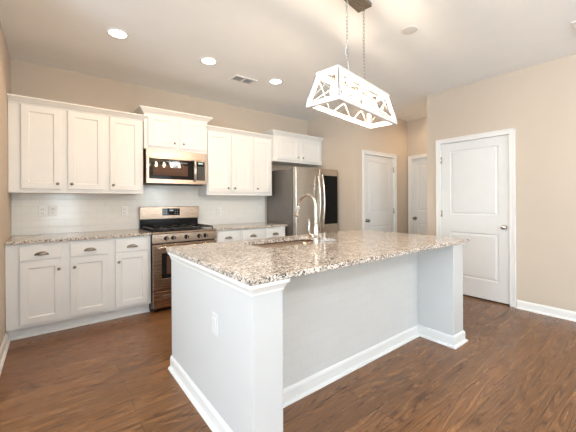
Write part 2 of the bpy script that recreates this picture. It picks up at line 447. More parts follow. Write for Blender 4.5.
KNOBP = [(0.0, 0.062), (0.018, 0.060), (0.027, 0.052), (0.029, 0.042), (0.024, 0.031), (0.012, 0.024), (0.010, 0.010), (0.030, 0.008), (0.031, 0.0), (0, 0)]
def room_door(name, M4, w, h, knob_x, hinge_x, hinge_side, label_none=None):
    """M4 maps local (x right, -y toward the viewer, z up), origin at the bottom left of the opening on the wall plane"""
    gap = 0.016
    st, lock = 0.115, 0.11
    ph = [(st, w - st - 0.006, 0.235, 0.825), (st, w - st - 0.006, 1.055, h - 0.125)]
    d = MB(); d.panel(w - 0.006, h - gap - 0.003, 0.035, ph, M4 @ T(0.003, 0.012, gap), ring=((0, 0), (0.010, 0.008), (0.016, 0.008), (0.036, 0.002)))
    leaf = d.build(name, M['door'], bevel=0.0015)
    leaf['kind'] = 'structure'
    c = MB()
    cw = 0.062
    for a in ((-cw, 0.0, 0, h + cw), (w, w + cw, 0, h + cw), (0.0, w, h, h + cw)):
        c.box(a[0], a[1], -0.016, -0.0005, a[2], a[3], M4)
    for a in ((-cw, -cw + 0.018, 0, h + cw), (w + cw - 0.018, w + cw, 0, h + cw), (-cw, w + cw, h + cw - 0.018, h + cw)):
        c.box(a[0], a[1], -0.022, -0.014, a[2], a[3], M4)
    c.build('door_casing', M['trim'], leaf, bevel=0.003)
    j = MB(); j.box(-0.002, 0.001, -0.002, 0.10, 0, h, M4); j.box(w - 0.001, w + 0.002, -0.002, 0.10, 0, h, M4); j.box(0, w, -0.002, 0.10, h - 0.001, h + 0.002, M4)
    j.build('door_jamb', M['trim'], leaf)
    for z in (0.20, 1.08, 1.82):
        hh = MB(); hh.cyl((hinge_x, -0.004, z - 0.045), (hinge_x, -0.004, z + 0.045), 0.0065, n=12)
        hh.box(hinge_x - 0.016, hinge_x + 0.016, -0.001, 0.011, z - 0.044, z + 0.044)
        bmesh.ops.transform(hh.bm, matrix=M4, verts=hh.bm.verts)
        hh.build('hinge', M['nickel'], leaf)
    k = MB(); k.lathe(KNOBP, M4 @ T(knob_x, 0.012, 0.935) @ Matrix.Rotation(PI / 2, 4, 'X'))
    k.build('door_knob', M['nickel'] if name == 'door_1' else M['knob'], leaf)
    # dark closet floor and back seen through the gap under the leaf
    return leaf
# door_1: wall faces -X, viewer looks +X ; local x runs along -Y
m1 = Matrix.Translation((XW, DY0, 0)) @ Matrix.Rotation(-PI / 2, 4, 'Z')
room_door('door_1', m1, DY0 - DY1, DH, DY0 - DY1 - 0.056, 0.0, 0)
m2 = Matrix.Translation((D2a, YH, 0))
room_door('door_2', m2, D2b - D2a, 2.035, 0.065, D2b - D2a, 0)
m3 = Matrix.Translation((5.69, D3a, 0)) @ Matrix.Rotation(-PI / 2, 4, 'Z')
room_door('door_3', m3, D3a - D3b, 2.04, 0.065, D3a - D3b, 0)

# ------------------------------------------------------------------ cabinets
def mush_knob(x, y, z, parent):
    k = MB(); k.lathe([(0, 0.026), (0.010, 0.025), (0.0145, 0.020), (0.013, 0.014), (0.006, 0.010), (0.006, 0.002), (0.010, 0.0), (0, 0)], T(x, y, z) @ Matrix.Rotation(PI / 2, 4, 'X'), n=16)
    return k.build('knob', M['knob'], parent)
def cup_pull(x, y, z, parent):
    """half-moon bin pull with a flared backplate"""
    k = MB(); n = 14; wd, hh, dp = 0.055, 0.032, 0.026
    rings = []
    for j in range(6):
        a = j / 5 * PI / 2
        ring = []
        for i in range(n + 1):
            t = PI * i / n
            r = math.cos(a)
            ring.append(k.bm.verts.new((x + wd * math.cos(t) * (0.55 + 0.45 * r), y - dp * math.sin(a) * math.sin(t) ** 0.5 - 0.0 , z - 0.008 + hh * math.sin(t) * r)))
        rings.append(ring)
    for A, Bq in zip(rings, rings[1:]):
        for i in range(n): 
            f = k.bm.faces.new((A[i], A[i + 1], Bq[i + 1], Bq[i])); f.smooth = True
    k.box(x - 0.055, x + 0.055, y - 0.004, y, z - 0.010, z - 0.006)
    o = k.build('cup_pull', M['knob'], parent)
    sm = o.modifiers.new('thick', 'SOLIDIFY'); sm.thickness = 0.002
    return o
def shaker(x0, x1, z0, z1, yf, parent, name='door', rail=0.057):
    d = MB(); w, h = x1 - x0, z1 - z0
    d.panel(w, h, 0.019, [(rail, w - rail, rail, h - rail)], T(x0, yf - 0.0015, z0), ring=((0, 0), (0.0015, 0.004), (0.009, 0.009)))
    return d.build(name, M['cab'], parent, bevel=0.0015)
def slab(x0, x1, z0, z1, yf, parent):
    d = MB(); d.box(x0, x1, yf, yf + 0.019, z0, z1)
    return d.build('drawer', M['cab'], parent, bevel=0.003)
CROWN = [(0, 0), (0.010, 0.0), (0.012, 0.012), (0.024, 0.022), (0.040, 0.040), (0.052, 0.052), (0.058, 0.054), (0.058, 0.068), (0, 0.068)]
def crown(path, z, parent, name='crown_moulding', sc=1.0):
    c = MB(); c.sweep(path, [(o * sc, z + q) for o, q in CROWN])
    return c.build(name, M['cab'], parent)
def upper(label, x0, x1, z0, z1, yd, doors, crown_path, dz0, dz1, group=None):
    e = empty('wall_cabinet', ((x0 + x1) / 2, 0, z0))
    tag(e, label, 'cabinet', group)
    m = MB(); m.box(x0, x1, -yd + 0.001, -0.002, z0, z1)
    m.build('cabinet_box', M['cab'], e, bevel=0.001)
    crown(crown_path, z1 - 0.012, e)
    for a, b, kx in doors:
        d = shaker(a, b, dz0, dz1, -yd - 0.0185, e)
        mush_knob(kx, -yd - 0.0185, dz0 + 0.055, d)
    return e
UY = 0.33
upper('wide white two-door upper cabinet in the left corner of the back wall', 0.003, 0.828, 1.36, 2.245, UY,
      [(0.098, 0.411, 0.383), (0.470, 0.797, 0.502)], [(0.828, -UY), (0.003, -UY)][::-1], 1.40, 2.225)
upper('narrow one-door white upper cabinet left of the microwave', 0.828, 1.206, 1.36, 2.245, UY,
      [(0.857, 1.172, 0.887)], [(0.828, -UY), (1.206, -UY), (1.206, -0.002)], 1.40, 2.225)
upper('short two-door white upper cabinet directly above the microwave', 1.212, 2.005, 1.908, 2.345, UY + 0.03,
      [(1.255, 1.583, 1.563), (1.636, 1.978, 1.679)], [(1.212, -0.002), (1.212, -UY - 0.03), (2.005, -UY - 0.03), (2.005, -0.002)], 1.945, 2.325)
upper('two-door white upper cabinet just right of the microwave', 2.009, 2.733, 1.352, 2.245, UY,
      [(2.024, 2.352, 2.322), (2.390, 2.712, 2.430)], [(2.009, -0.002), (2.009, -UY), (2.733, -UY)], 1.40, 2.225)
upper('one-door white upper cabinet beside the refrigerator', 2.733, 3.098, 1.352, 2.245, UY,
      [(2.755, 3.070, 2.815)], [(2.733, -UY), (3.098, -UY)], 1.40, 2.225)
upper('short two-door white cabinet over the refrigerator', 3.102, 4.153, 1.90, 2.325, UY + 0.05,
      [(3.160, 3.605, 3.580), (3.665, 4.105, 3.690)], [(3.102, -0.002), (3.102, -UY - 0.05), (4.150, -UY - 0.05)], 1.935, 2.305)

BY = 0.61
def lower(label, x0, x1, fronts, filler_left=False):
    e = empty('base_cabinet', ((x0 + x1) / 2, -0.3, 0)); tag(e, label, 'cabinet')
    MB().box(x0, x1, -BY, -0.002, 0.11, 0.882).build('cabinet_box', M['cab'], e, bevel=0.001)
    m = MB(); m.box(x0 + 0.001, x1 - 0.001, -BY + 0.075, -0.01, 0, 0.109); m.sweep([(x0, -BY + 0.075), (x1, -BY + 0.075)], [(0, 0), (0.018, 0), (0.017, 0.008), (0.010, 0.016), (0, 0.019)])
    m.build('toe_kick', M['trim'], e)
    for a, b, kx in fronts:
        d = shaker(a, b, 0.142, 0.712, -BY - 0.0195, e)
        mush_knob(kx, -BY - 0.0195, 0.623, d)
        q = slab(a, b, 0.728, 0.858, -BY - 0.0195, e)
        cup_pull((a + b) / 2, -BY - 0.0195, 0.778, q)
    return e
lower('wide white base cabinet in the left corner, two doors under two drawers', 0.003, 0.832, [(0.100, 0.411, 0.386), (0.474, 0.802, 0.508)])
lower('narrow white base cabinet left of the range, one door under one drawer', 0.832, 1.218, [(0.864, 1.188, 0.893)])
lower('wide white base cabinet right of the range, cup pulls on its two drawers', 2.002, 2.760, [(2.020, 2.352, 2.322), (2.398, 2.738, 2.43)])
lower('narrow white base cabinet beside the refrigerator with one cup-pull drawer', 2.760, 3.145, [(2.780, 3.128, 2.81)])

tag(B(0.002, 1.222, -0.645, -0.008, 0.884, 0.914).build('countertop', M['granite'], bevel=0.004), 'speckled granite countertop on the base cabinets left of the range', 'countertop')
tag(B(1.997, 3.165, -0.645, -0.008, 0.884, 0.914).build('countertop', M['granite'], bevel=0.004), 'speckled granite countertop between the range and refrigerator', 'countertop')
bs = MB(); bs.box(0.0, 3.175, -0.0075, -0.0002, 0.914, 1.36); bs.box(1.206, 2.009, -0.0075, -0.0002, 1.36, 1.50)
tag(bs.build('backsplash', M['tile']), 'glossy white subway tile backsplash behind range and countertops', 'backsplash', kind='structure')

def outlet(loc, rz, label, group=None, switch=False, gang=1):
    e = empty('light_switch' if switch else 'wall_outlet', loc, rz); tag(e, label, 'switch' if switch else 'outlet', group)
    B(-0.036, 0.036, -0.006, 0, -0.058, 0.058).build('cover_plate', M['plate'] if switch else M['plastic'], e, bevel=0.002, local=True)
    for z in (-0.022, 0.022) if not switch else (0,):
        f = B(-0.017, 0.017, -0.0085, -0.005, z - (0.014 if not switch else 0.033), z + (0.014 if not switch else 0.033)).build('socket_face' if not switch else 'rocker_switch', M['plate'] if switch else M['plastic'], e, bevel=0.002, local=True)
        if not switch:
            m = MB(); m.box(-0.009, -0.006, -0.0092, -0.008, z - 0.004, z + 0.006); m.box(0.006, 0.009, -0.0092, -0.008, z - 0.004, z + 0.006); m.cyl((0, -0.0092, z - 0.009), (0, -0.008, z - 0.009), 0.0022, n=8)
            m.build('slot', M['slot'], f, local=True)
    return e
outlet((0.255, -0.0076, 1.168), 0, 'leftmost white outlet on the backsplash above the corner counter')
outlet((0.345, -0.0076, 1.170), 0, 'second white outlet from the left corner, close to its twin')
outlet((1.060, -0.0076, 1.150), 0, 'white outlet on the tile just left of the range')
outlet((2.345, -0.0076, 1.115), 0, 'white outlet on the tile right of the range')
outlet((3.085, -0.0076, 1.130), 0, 'pale outlet on the tile close to the refrigerator')
IX0, IX1, IPY, IYF, IYB = 1.046, 3.238, -2.79, -3.11, -1.93
outlet((IX0 - 0.0005, -2.715, 0.580), -PI / 2, 'small white cover plate on the left end panel of the island', switch=True)

# ------------------------------------------------------------------ range
def cooking_range():
    X0, X1 = 1.226, 1.990; XC = (X0 + X1) / 2
    e = empty('gas_range', (XC, -0.33, 0)); tag(e, 'stainless steel gas range with black grates between the base cabinets', 'range')
    B(X0, X1, -0.625, -0.02, 0.03, 0.905).build('body', M['black'], e, bevel=0.003)
    for sx in (X0 + 0.04, X1 - 0.04):
        for sy in (-0.58, -0.07): MB().cyl((sx, sy, 0), (sx, sy, 0.031), 0.018, n=12).build('foot', M['slot'], e)
    t = MB(); t.box(X0 - 0.002, X1 + 0.002, -0.645, -0.03, 0.905, 0.919)
    ct = t.build('cooktop', M['black'], e, bevel=0.004)
    t = MB(); t.box(X0, X1, -0.676, -0.645, 0.895, 0.917); t.build('cooktop_front_trim', M['steel'], e, bevel=0.006)
    # burners
    for bx, by, r in ((X0 + 0.17, -0.50, 0.045), (X0 + 0.17, -0.20, 0.036), (XC, -0.35, 0.05), (X1 - 0.17, -0.50, 0.04), (X1 - 0.17, -0.20, 0.036)):
        b = MB(); b.lathe([(0, 0.030), (r * 0.75, 0.030), (r * 0.82, 0.026), (r * 0.82, 0.018), (r, 0.018), (r, 0.008), (r * 1.25, 0.0), (0, 0)], T(bx, by, 0.919), n=20)
        b.build('burner', M['iron'], ct)
    # grates: three sections
    gw = (X1 - X0 - 0.05) / 3
    for i in range(3):
        a = X0 + 0.025 + gw * i + 0.004; b = a + gw - 0.008; g = MB(); y0, y1 = -0.62, -0.09; z0, z1 = 0.940, 0.955
        for (p, q) in (((a, y0), (b, y0)), ((a, y1), (b, y1)), ((a, y0), (a, y1)), ((b, y0), (b, y1)), ((a, (y0 + y1) / 2), (b, (y0 + y1) / 2)), (((a + b) / 2, y0), ((a + b) / 2, y1))):
            g.beam((*p, (z0 + z1) / 2), (*q, (z0 + z1) / 2), 0.013, z1 - z0)
        for cy in (-0.49, -0.22):
            for dx, dy in ((0.6, 0.5), (-0.6, 0.5), (0.6, -0.5), (-0.6, -0.5)):
                g.beam(((a + b) / 2 + math.copysign(gw / 2 - 0.01, dx), cy, 0.950), ((a + b) / 2 + math.copysign(0.03, dx), cy, 0.960), 0.011, 0.014)
            g.beam(((a + b) / 2, cy - 0.12, 0.950), ((a + b) / 2, cy - 0.03, 0.960), 0.011, 0.014); g.beam(((a + b) / 2, cy + 0.12, 0.950), ((a + b) / 2, cy + 0.03, 0.960), 0.011, 0.014)
        for p in (a, b):
            for q in (y0, y1): g.beam((p, q, 0.919), (p, q, 0.942), 0.014, 0.014, up=(0, 1, 0))
        g.build('grate', M['iron'], ct, bevel=0.002)
    # control panel (slightly tilted)
    c = MB(); vs = [c.bm.verts.new(p) for p in ((X0, -0.625, 0.790), (X0, -0.674, 0.790), (X0, -0.668, 0.893), (X0, -0.625, 0.893), (X1, -0.625, 0.790), (X1, -0.674, 0.790), (X1, -0.668, 0.893), (X1, -0.625, 0.893))]
    for f in ((0, 1, 2, 3), (7, 6, 5, 4), (0, 4, 5, 1), (1, 5, 6, 2), (2, 6, 7, 3), (3, 7, 4, 0)): c.bm.faces.new([vs[i] for i in f])
    cp = c.build('control_panel', M['steel'], e, bevel=0.003)
    for kx in (1.372, 1.452, 1.608, 1.766, 1.846):
        k = MB(); mm = T(kx, -0.671, 0.842) @ Matrix.Rotation(PI / 2, 4, 'X')
        k.lathe([(0, 0.030), (0.016, 0.030), (0.019, 0.027), (0.021, 0.006), (0.025, 0.004), (0.025, 0), (0, 0)], mm, n=24)
        kk = k.build('burner_knob', M['black'], cp)
        B(kx - 0.004, kx + 0.004, -0.708, -0.700, 0.824, 0.860).build('knob_grip', M['chrome'], kk, bevel=0.001)
    # oven door
    d = MB(); d.panel(X1 - X0 - 0.006, 0.525, 0.045, [(0.092, X1 - X0 - 0.098, 0.130, 0.425)], T(X0 + 0.003, -0.676, 0.250), ring=((0, 0), (0.003, 0.004)))
    od = d.build('oven_door', M['steel'], e, bevel=0.004)
    B(X0 + 0.099, X1 - 0.099, -0.6745, -0.6705, 0.384, 0.671).build('window_border', M['bglass'], od)
    B(X0 + 0.150, X1 - 0.150, -0.6755, -0.6735, 0.430, 0.640).build('window_glass', M['ovenglass'], od)
    h = MB(); h.tube([(X0 + 0.035 + (X1 - X0 - 0.07) * i / 12, -0.722 - 0.006 * math.sin(PI * i / 12), 0.742) for i in range(13)], 0.0125)
    for hx in (X0 + 0.055, X1 - 0.055): h.cyl((hx, -0.676, 0.742), (hx, -0.724, 0.742), 0.010, n=12)
    h.build('door_handle', M['nickel'], od)
    # drawer
    d = MB(); d.panel(X1 - X0 - 0.006, 0.19, 0.045, [(0.10, X1 - X0 - 0.106, 0.115, 0.150)], T(X0 + 0.003, -0.674, 0.050), ring=((0, 0), (0.004, 0.014)))
    dr = d.build('storage_drawer', M['steel'], e, bevel=0.004)
    B(X0 + 0.105, X1 - 0.105, -0.676, -0.665, 0.176, 0.190).build('drawer_pull', M['nickel'], dr, bevel=0.003)
    # backguard
    g = MB(); g.box(X0, X1, -0.062, -0.012, 0.905, 1.035); g.build('backguard_base', M['black'], e, bevel=0.002)
    g = MB(); g.box(X0 - 0.004, X1 + 0.004, -0.085, -0.012, 1.035, 1.200); gg = g.build('backguard', M['steel'], e, bevel=0.006)
    B(1.494, 1.724, -0.0872, -0.084, 1.082, 1.174).build('clock_display', M['bglass'], gg, bevel=0.001)
    dg = MB()
    for i in range(3): dg.box(1.588 + i * 0.018, 1.599 + i * 0.018, -0.0882, -0.087, 1.138, 1.158)
    dg.build('digits', M['digits'], gg)
    for i in (0, 1, 5, 6):
        bt = MB()
        for z in (1.100, 1.124, 1.148): bt.box(1.506 + i * 0.030, 1.520 + i * 0.030, -0.0880, -0.087, z, z + 0.006)
        bt.build('button_legend', M['grey'], gg)
cooking_range()

# ------------------------------------------------------------------ microwave
def microwave():
    X0, X1, Z0, Z1, YF = 1.228, 1.983, 1.492, 1.904, -0.395
    e = empty('microwave', ((X0 + X1) / 2, -0.2, Z0)); tag(e, 'stainless over-the-range microwave mounted above the gas range', 'microwave')
    B(X0, X1, YF + 0.03, -0.01, Z0, Z1).build('case', M['steel'], e, bevel=0.003)
    B(X0 + 0.03, X1 - 0.03, -0.34, -0.06, Z0 - 0.008, Z0).build('vent_grille', M['slot'], e)
    B(X0, X1, YF + 0.004, YF + 0.03, 1.805, Z1).build('top_panel', M['steel'], e, bevel=0.004)
    d = MB(); d.panel(1.834 - X0, 1.803 - Z0, 0.028, [(0.030, 0.585, 0.052, 0.302)], T(X0, YF, Z0), ring=((0, 0), (0.002, 0.002)))
    dd = d.build('door', M['steel'], e, bevel=0.003)
    B(X0 + 0.033, X0 + 0.582, YF - 0.0005, YF + 0.003, 1.547, 1.791).build('door_glass', M['bglass'], dd)
    B(X0 + 0.075, X0 + 0.500, YF - 0.0015, YF, 1.590, 1.722).build('window_screen', M['ovenglass'], dd)
    m = MB()
    for i, wd in enumerate((0.012, 0.008, 0.005, 0.010, 0.008, 0.006, 0.009)): m.box(1.640 + i * 0.012, 1.640 + i * 0.012 + wd * 0.8, YF - 0.0012, YF - 0.0002, 1.752, 1.762)
    m.build('lettering', M['grey'], dd)
    h = MB(); h.tube([(1.814, YF - 0.020 - 0.034 * math.sin(PI * i / 14), 1.522 + 0.285 * i / 14) for i in range(15)], [0.010 + 0.004 * math.sin(PI * i / 14) for i in range(15)])
    h.cyl((1.814, YF - 0.024, 1.530), (1.814, YF + 0.002, 1.530), 0.010, n=12); h.cyl((1.814, YF - 0.024, 1.799), (1.814, YF + 0.002, 1.799), 0.010, n=12)
    h.build('door_handle', M['nickel'], dd)
    cp = B(1.836, X1, YF + 0.002, YF + 0.03, Z0, 1.803).build('control_panel', M['steel'], e, bevel=0.003)
    B(1.846, 1.958, YF + 0.0005, YF + 0.003, 1.545, 1.790).build('keypad', M['bglass'], cp, bevel=0.001)
    m = MB()
    for r in range(6):
        for c in range(3): m.box(1.864 + c * 0.031, 1.878 + c * 0.031, YF - 0.0006, YF + 0.001, 1.560 + r * 0.030, 1.571 + r * 0.030)
    m.build('keys', M['grey'], cp)
    B(1.868, 1.930, YF - 0.0006, YF + 0.001, 1.758, 1.776).build('clock_digits', M['digits'], cp)
microwave()

# ------------------------------------------------------------------ refrigerator
def fridge():
    X0, X1, YF, Zt = 3.205, 4.112, -0.80, 1.782; XS = 3.690
    e = empty('refrigerator', ((X0 + X1) / 2, -0.4, 0)); tag(e, 'stainless steel french-door refrigerator in the alcove behind the island', 'refrigerator')
    B(X0, X1, -0.715, -0.03, 0.02, Zt - 0.02).build('case', M['fside'], e, bevel=0.004)
    B(X0 + 0.02, X1 - 0.02, -0.70, -0.06, 0.0, 0.02).build('base_grille', M['slot'], e)
    l = B(X0, XS - 0.003, YF, -0.722, 0.69, Zt).build('door', M['fsteel'], e, bevel=0.012, seg=3)
    r = B(XS + 0.003, X1, YF, -0.722, 0.69, Zt).build('door', M['fsteel'], e, bevel=0.012, seg=3)
    fz = B(X0, X1, YF, -0.722, 0.06, 0.68).build('freezer_drawer', M['fsteel'], e, bevel=0.012, seg=3)
    B(3.765, 4.098, YF - 0.004, YF + 0.01, 0.89, 1.675).build('display_screen', M['screen'], r, bevel=0.003)
    for x, d, sg in ((XS - 0.045, l, -1), (XS + 0.045, r, 1)):
        h = MB(); n = 18
        h.tube([(x + sg * 0.0 - sg * 0.018 * math.cos(PI * (i / n - 0.5)) * 0 , YF - 0.022 - 0.045 * math.sin(PI * i / n), 0.80 + 0.90 * i / n) for i in range(n + 1)], 0.0135)
        for z in (0.805, 1.695): h.cyl((x, YF - 0.026, z), (x, YF + 0.003, z), 0.013, n=12)
        h.build('door_handle', M['nickel'], d)
    h = MB(); h.tube([(X0 + 0.08 + (X1 - X0 - 0.16) * i / 12, YF - 0.03 - 0.03 * math.sin(PI * i / 12), 0.60) for i in range(13)], 0.0135)
    for x in (X0 + 0.085, X1 - 0.085): h.cyl((x, YF - 0.03, 0.60), (x, YF + 0.003, 0.60), 0.012, n=12)
    h.build('drawer_handle', M['nickel'], fz)
    for x in (X0 + 0.06, X1 - 0.06): B(x - 0.04, x + 0.04, -0.76, -0.66, Zt - 0.019, Zt + 0.004).build('hinge_cover', M['fside'], e, bevel=0.004)
fridge()

# ------------------------------------------------------------------ island
def island():
    e = empty('kitchen_island', ((IX0 + IX1) / 2, (IYF + IYB) / 2, 0)); tag(e, 'long white kitchen island with a recessed seating side and end posts', 'kitchen island')
    zt = 0.883
    PW = 0.171; PR = 3.048
    B(IX0, IX0 + PW, IYF, IYB, 0, zt).build('end_panel', M['island'], e, bevel=0.0015)
    B(PR, IX1, IYF, IYB, 0, zt).build('end_panel', M['island'], e, bevel=0.0015)
    # boxed core with a hole for the sink bowl
    m = MB(); m.box(IX0 + PW, PR, IPY, IPY + 0.03, 0, zt); m.build('back_panel', M['itile'], e)
    m = MB(); m.box(IX0 + PW, PR, IPY + 0.03, IYB, 0.10, 0.60); m.box(IX0 + PW, PR, IPY + 0.03, IPY + 0.2, 0.60, zt)
    m.box(IX0 + PW, PR, IYB - 0.019, IYB, 0.60, zt)
    m.box(IX0 + PW, PR, IPY + 0.1, IYB - 0.075, 0, 0.10)
    m.build('cabinet_box', M['island'], e)
    n = 4; W = (PR - IX0 - PW) / n
    for i in range(n):
        a = IX0 + PW + W * i + 0.012
        d = MB(); d.panel(W - 0.024, 0.72, 0.019, [(0.057, W - 0.081, 0.057, 0.663)], Matrix.Translation((a + W - 0.024, IYB + 0.0195, 0.13)) @ Matrix.Rotation(PI, 4, 'Z'), ring=((0, 0), (0.002, 0.004), (0.012, 0.009)))
        dd = d.build('door', M['island'], e, bevel=0.0015)
    # crown under the top: round the left end, and round the right post
    CP = [(0, -0.056), (0.005, -0.056), (0.007, -0.044), (0.014, -0.030), (0.020, -0.020), (0.026, -0.017), (0.026, 0), (0, 0)]
    CPz = [(o, zt + z) for o, z in CP]
    m = MB(); m.sweep([(IX0, IYB), (IX0, IYF), (IX0 + PW, IYF), (IX0 + PW, IPY)], CPz)
    m.build('crown_moulding', M['trim'], e)
    m = MB(); m.sweep([(PR, IPY), (PR, IYF), (IX1, IYF), (IX1, IYB)], [(o * 0.6, zt + z * 0.35) for o, z in CP]); m.build('crown_moulding', M['trim'], e)
    BP = [(0, 0), (0.013, 0), (0.013, 0.075), (0.009, 0.088), (0.004, 0.095), (0, 0.095)]
    BPR = [(IX1, IYB), (IX1, IYF), (PR, IYF), (PR, IPY), (IX0 + PW, IPY), (IX0 + PW, IYF), (IX0, IYF), (IX0, IYB)][::-1]
    m = MB(); m.sweep(BPR, BP); m.build('baseboard', M['trim'], e)
    m = MB(); m.sweep(BPR, [(0.0131, 0), (0.030, 0), (0.029, 0.008), (0.022, 0.016), (0.0131, 0.019)]); m.build('shoe_moulding', M['trim'], e)
island()

# granite top with an oblong cut-out for the sink
SKX0, SKX1, SKY0, SKY1 = 1.58, 2.33, -2.44, -2.03
def rrect(x0, x1, y0, y1, r, n=6):
    P = []
    for cx, cy, a0 in ((x1 - r, y1 - r, 0), (x0 + r, y1 - r, 90), (x0 + r, y0 + r, 180), (x1 - r, y0 + r, 270)):
        for i in range(n + 1):
            a = math.radians(a0 + 90 * i / n); P.append((cx + r * math.cos(a), cy + r * math.sin(a)))
    return P
def top():
    m = MB(); bm = m.bm; X0, X1, Y0, Y1 = 1.015, 3.305, -3.143, -1.903
    inner = rrect(SKX0, SKX1, SKY0, SKY1, 0.07); outer = rrect(X0, X1, Y0, Y1, 0.012)
    def ring(P, z): return [bm.verts.new((x, y, z)) for x, y in P]
    k = 0.004
    outs = [ring(rrect(X0 + k, X1 - k, Y0 + k, Y1 - k, 0.010), 0.914), ring(outer, 0.910), ring(outer, 0.888), ring(rrect(X0 + k, X1 - k, Y0 + k, Y1 - k, 0.010), 0.884)]
    ins = [ring(inner, 0.914), ring(inner, 0.884)]
    n = len(outer)
    for A, C in list(zip(outs, outs[1:])) + [(outs[3], ins[1]), (ins[1], ins[0]), (ins[0], outs[0])]:
        for i in range(n): bm.faces.new((A[i], A[(i + 1) % n], C[(i + 1) % n], C[i]))
    tag(m.build('countertop', M['granite']), 'long speckled granite countertop covering the island', 'countertop')
top()
def sink():
    m = MB(); bm = m.bm
    defs = [(0.012, 0.883), (-0.002, 0.883), (0.004, 0.80), (0.02, 0.72), (0.06, 0.700), (0.15, 0.698)]
    rings = [[bm.verts.new((x, y, z)) for x, y in rrect(SKX0 - 0.002 + i, SKX1 + 0.002 - i, SKY0 - 0.002 + i, SKY1 + 0.002 - i, max(0.02, 0.07 - i * 0.1))] for i, z in [(-a if k == 0 else a, b) for k, (a, b) in enumerate(defs)]]
    n = len(rings[0])
    for A, C in zip(rings, rings[1:]):
        for i in range(n):
            f = bm.faces.new((A[i], A[(i + 1) % n], C[(i + 1) % n], C[i])); f.smooth = True
    bm.faces.new(rings[-1])
    e = empty('kitchen_sink', ((SKX0 + SKX1) / 2, (SKY0 + SKY1) / 2, 0.70)); tag(e, 'undermount stainless steel sink bowl set into the island counter', 'sink')
    m.build('bowl', M['steel'], e)
    d = MB(); d.lathe([(0.055, 0.0005), (0.050, 0.003), (0.030, 0.001), (0.0, 0.001)], T((SKX0 + SKX1) / 2, (SKY0 + SKY1) / 2, 0.6985)); d.build('drain', M['chrome'], e)
sink()
def faucet():
    fx, fy, z = 2.005, -2.508, 0.914
    e = empty('kitchen_faucet', (fx, fy, z)); tag(e, 'tall brushed nickel gooseneck faucet standing on the island', 'faucet')
    m = MB(); m.lathe([(0.0, 0.0), (0.030, 0.0), (0.030, 0.006), (0.027, 0.010), (0.0235, 0.014), (0.0235, 0.09), (0.022, 0.12), (0.018, 0.15), (0.0135, 0.19), (0.0, 0.19)], T(fx, fy, z))
    m.build('base', M['nickel'], e)
    pts = []; R = 0.108; zc = z + 0.288
    for i in range(8): pts.append((fx, fy, z + 0.16 + 0.128 * i / 7))
    for i in range(1, 17):
        a = PI * i / 16 * 0.93; pts.append((fx, fy + R - R * math.cos(a), zc + R * math.sin(a)))
    m = MB(); m.tube(pts, 0.0145, n=16); m.build('spout', M['nickel'], e)
    p = Vector(pts[-1]); q = (p - Vector(pts[-2])).normalized()
    m = MB(); m.tube([p - q * 0.005, p + q * 0.02, p + q * 0.05, p + q * 0.085, p + q * 0.10], [0.0135, 0.0145, 0.0165, 0.0205, 0.020], n=18); m.build('spray_head', M['nickel'], e)
    m = MB(); m.cyl((fx, fy, z + 0.065), (fx - 0.072, fy - 0.014, z + 0.070), 0.022, 0.024, n=20); v = m.build('valve_body', M['nickel'], e, bevel=0.004)
    m = MB(); m.tube([(fx - 0.062, fy - 0.014, z + 0.075), (fx - 0.084, fy - 0.014, z + 0.092), (fx - 0.088, fy - 0.014, z + 0.130), (fx - 0.080, fy - 0.014, z + 0.165), (fx - 0.090, fy - 0.014, z + 0.205)], [0.011, 0.009, 0.0075, 0.007, 0.0075], n=12); m.build('lever', M['nickel'], v, smooth=True)
faucet()
# soap dispenser-like low fitting and crumpled clear wrap behind the faucet
def wrap():
    m = MB(); n = 14; g = []
    for j in range(8):
        row = []
        for i in range(n):
            u, v = i / (n - 1), j / 7
            h = 0.018 * math.sin(PI * u) * math.sin(PI * v) * (0.55 + 0.9 * random.random()) + 0.0008
            row.append(m.bm.verts.new((-0.085 + 0.17 * u + random.uniform(-.004, .004), -0.05 + 0.10 * v + random.uniform(-.004, .004), h + 0.001)))
        g.append(row)
    for j in range(7):
        for i in range(n - 1): m.bm.faces.new((g[j][i], g[j][i + 1], g[j + 1][i + 1], g[j + 1][i]))
    o = m.build('plastic_wrap', M['wrap'])
    o.location = (2.215, -2.425, 0.9145); o.rotation_euler = (0, 0, -0.3)
    s = o.modifiers.new('thick', 'SOLIDIFY'); s.thickness = 0.0015; s.offset = 1
    tag(o, 'small crumpled shiny clear wrap lying beside the faucet', 'wrapping')
m, nt_, p_ = new_mat('shiny_film'); p_.inputs['Base Color'].default_value = (0.8, 0.84, 0.88, 1); p_.inputs['Roughness'].default_value = 0.12; p_.inputs['Metallic'].default_value = 0.4; p_.inputs['Transmission Weight'].default_value = 0.4
M['wrap'] = m
wrap()

# ------------------------------------------------------------------ ceiling fittings
def downlight(x, y, label):
    e = empty('recessed_light', (x, y, H)); tag(e, label, 'ceiling light', 'recessed ceiling lights')
    m = MB(); m.lathe([(0.070, -0.001), (0.074, -0.006), (0.090, -0.005), (0.096, -0.0005), (0.070, -0.0005)], n=32); m.build('trim_ring', M['trim'], e, local=True)
    m = MB(); m.lathe([(0.0, -0.004), (0.071, -0.003), (0.071, -0.0006), (0, -0.0006)], n=32); m.build('lens', M['glow'], e, local=True)
    d = bpy.data.lights.new('downlight_lamp', 'SPOT'); d.energy = SPOT_W; d.color = WARM; d.spot_size = math.radians(172); d.spot_blend = 0.5; d.shadow_soft_size = 0.06
    o = bpy.data.objects.new('downlight_lamp', d); COL.objects.link(o); o.parent = e; o.location = (0, 0, -0.012)
downlight(0.806, -1.213, 'lit round recessed ceiling light nearest the left wall')
downlight(1.672, -1.200, 'lit round recessed ceiling light above the microwave, left of the small vent')
downlight(2.572, -1.181, 'lit round recessed ceiling light just right of the small vent')
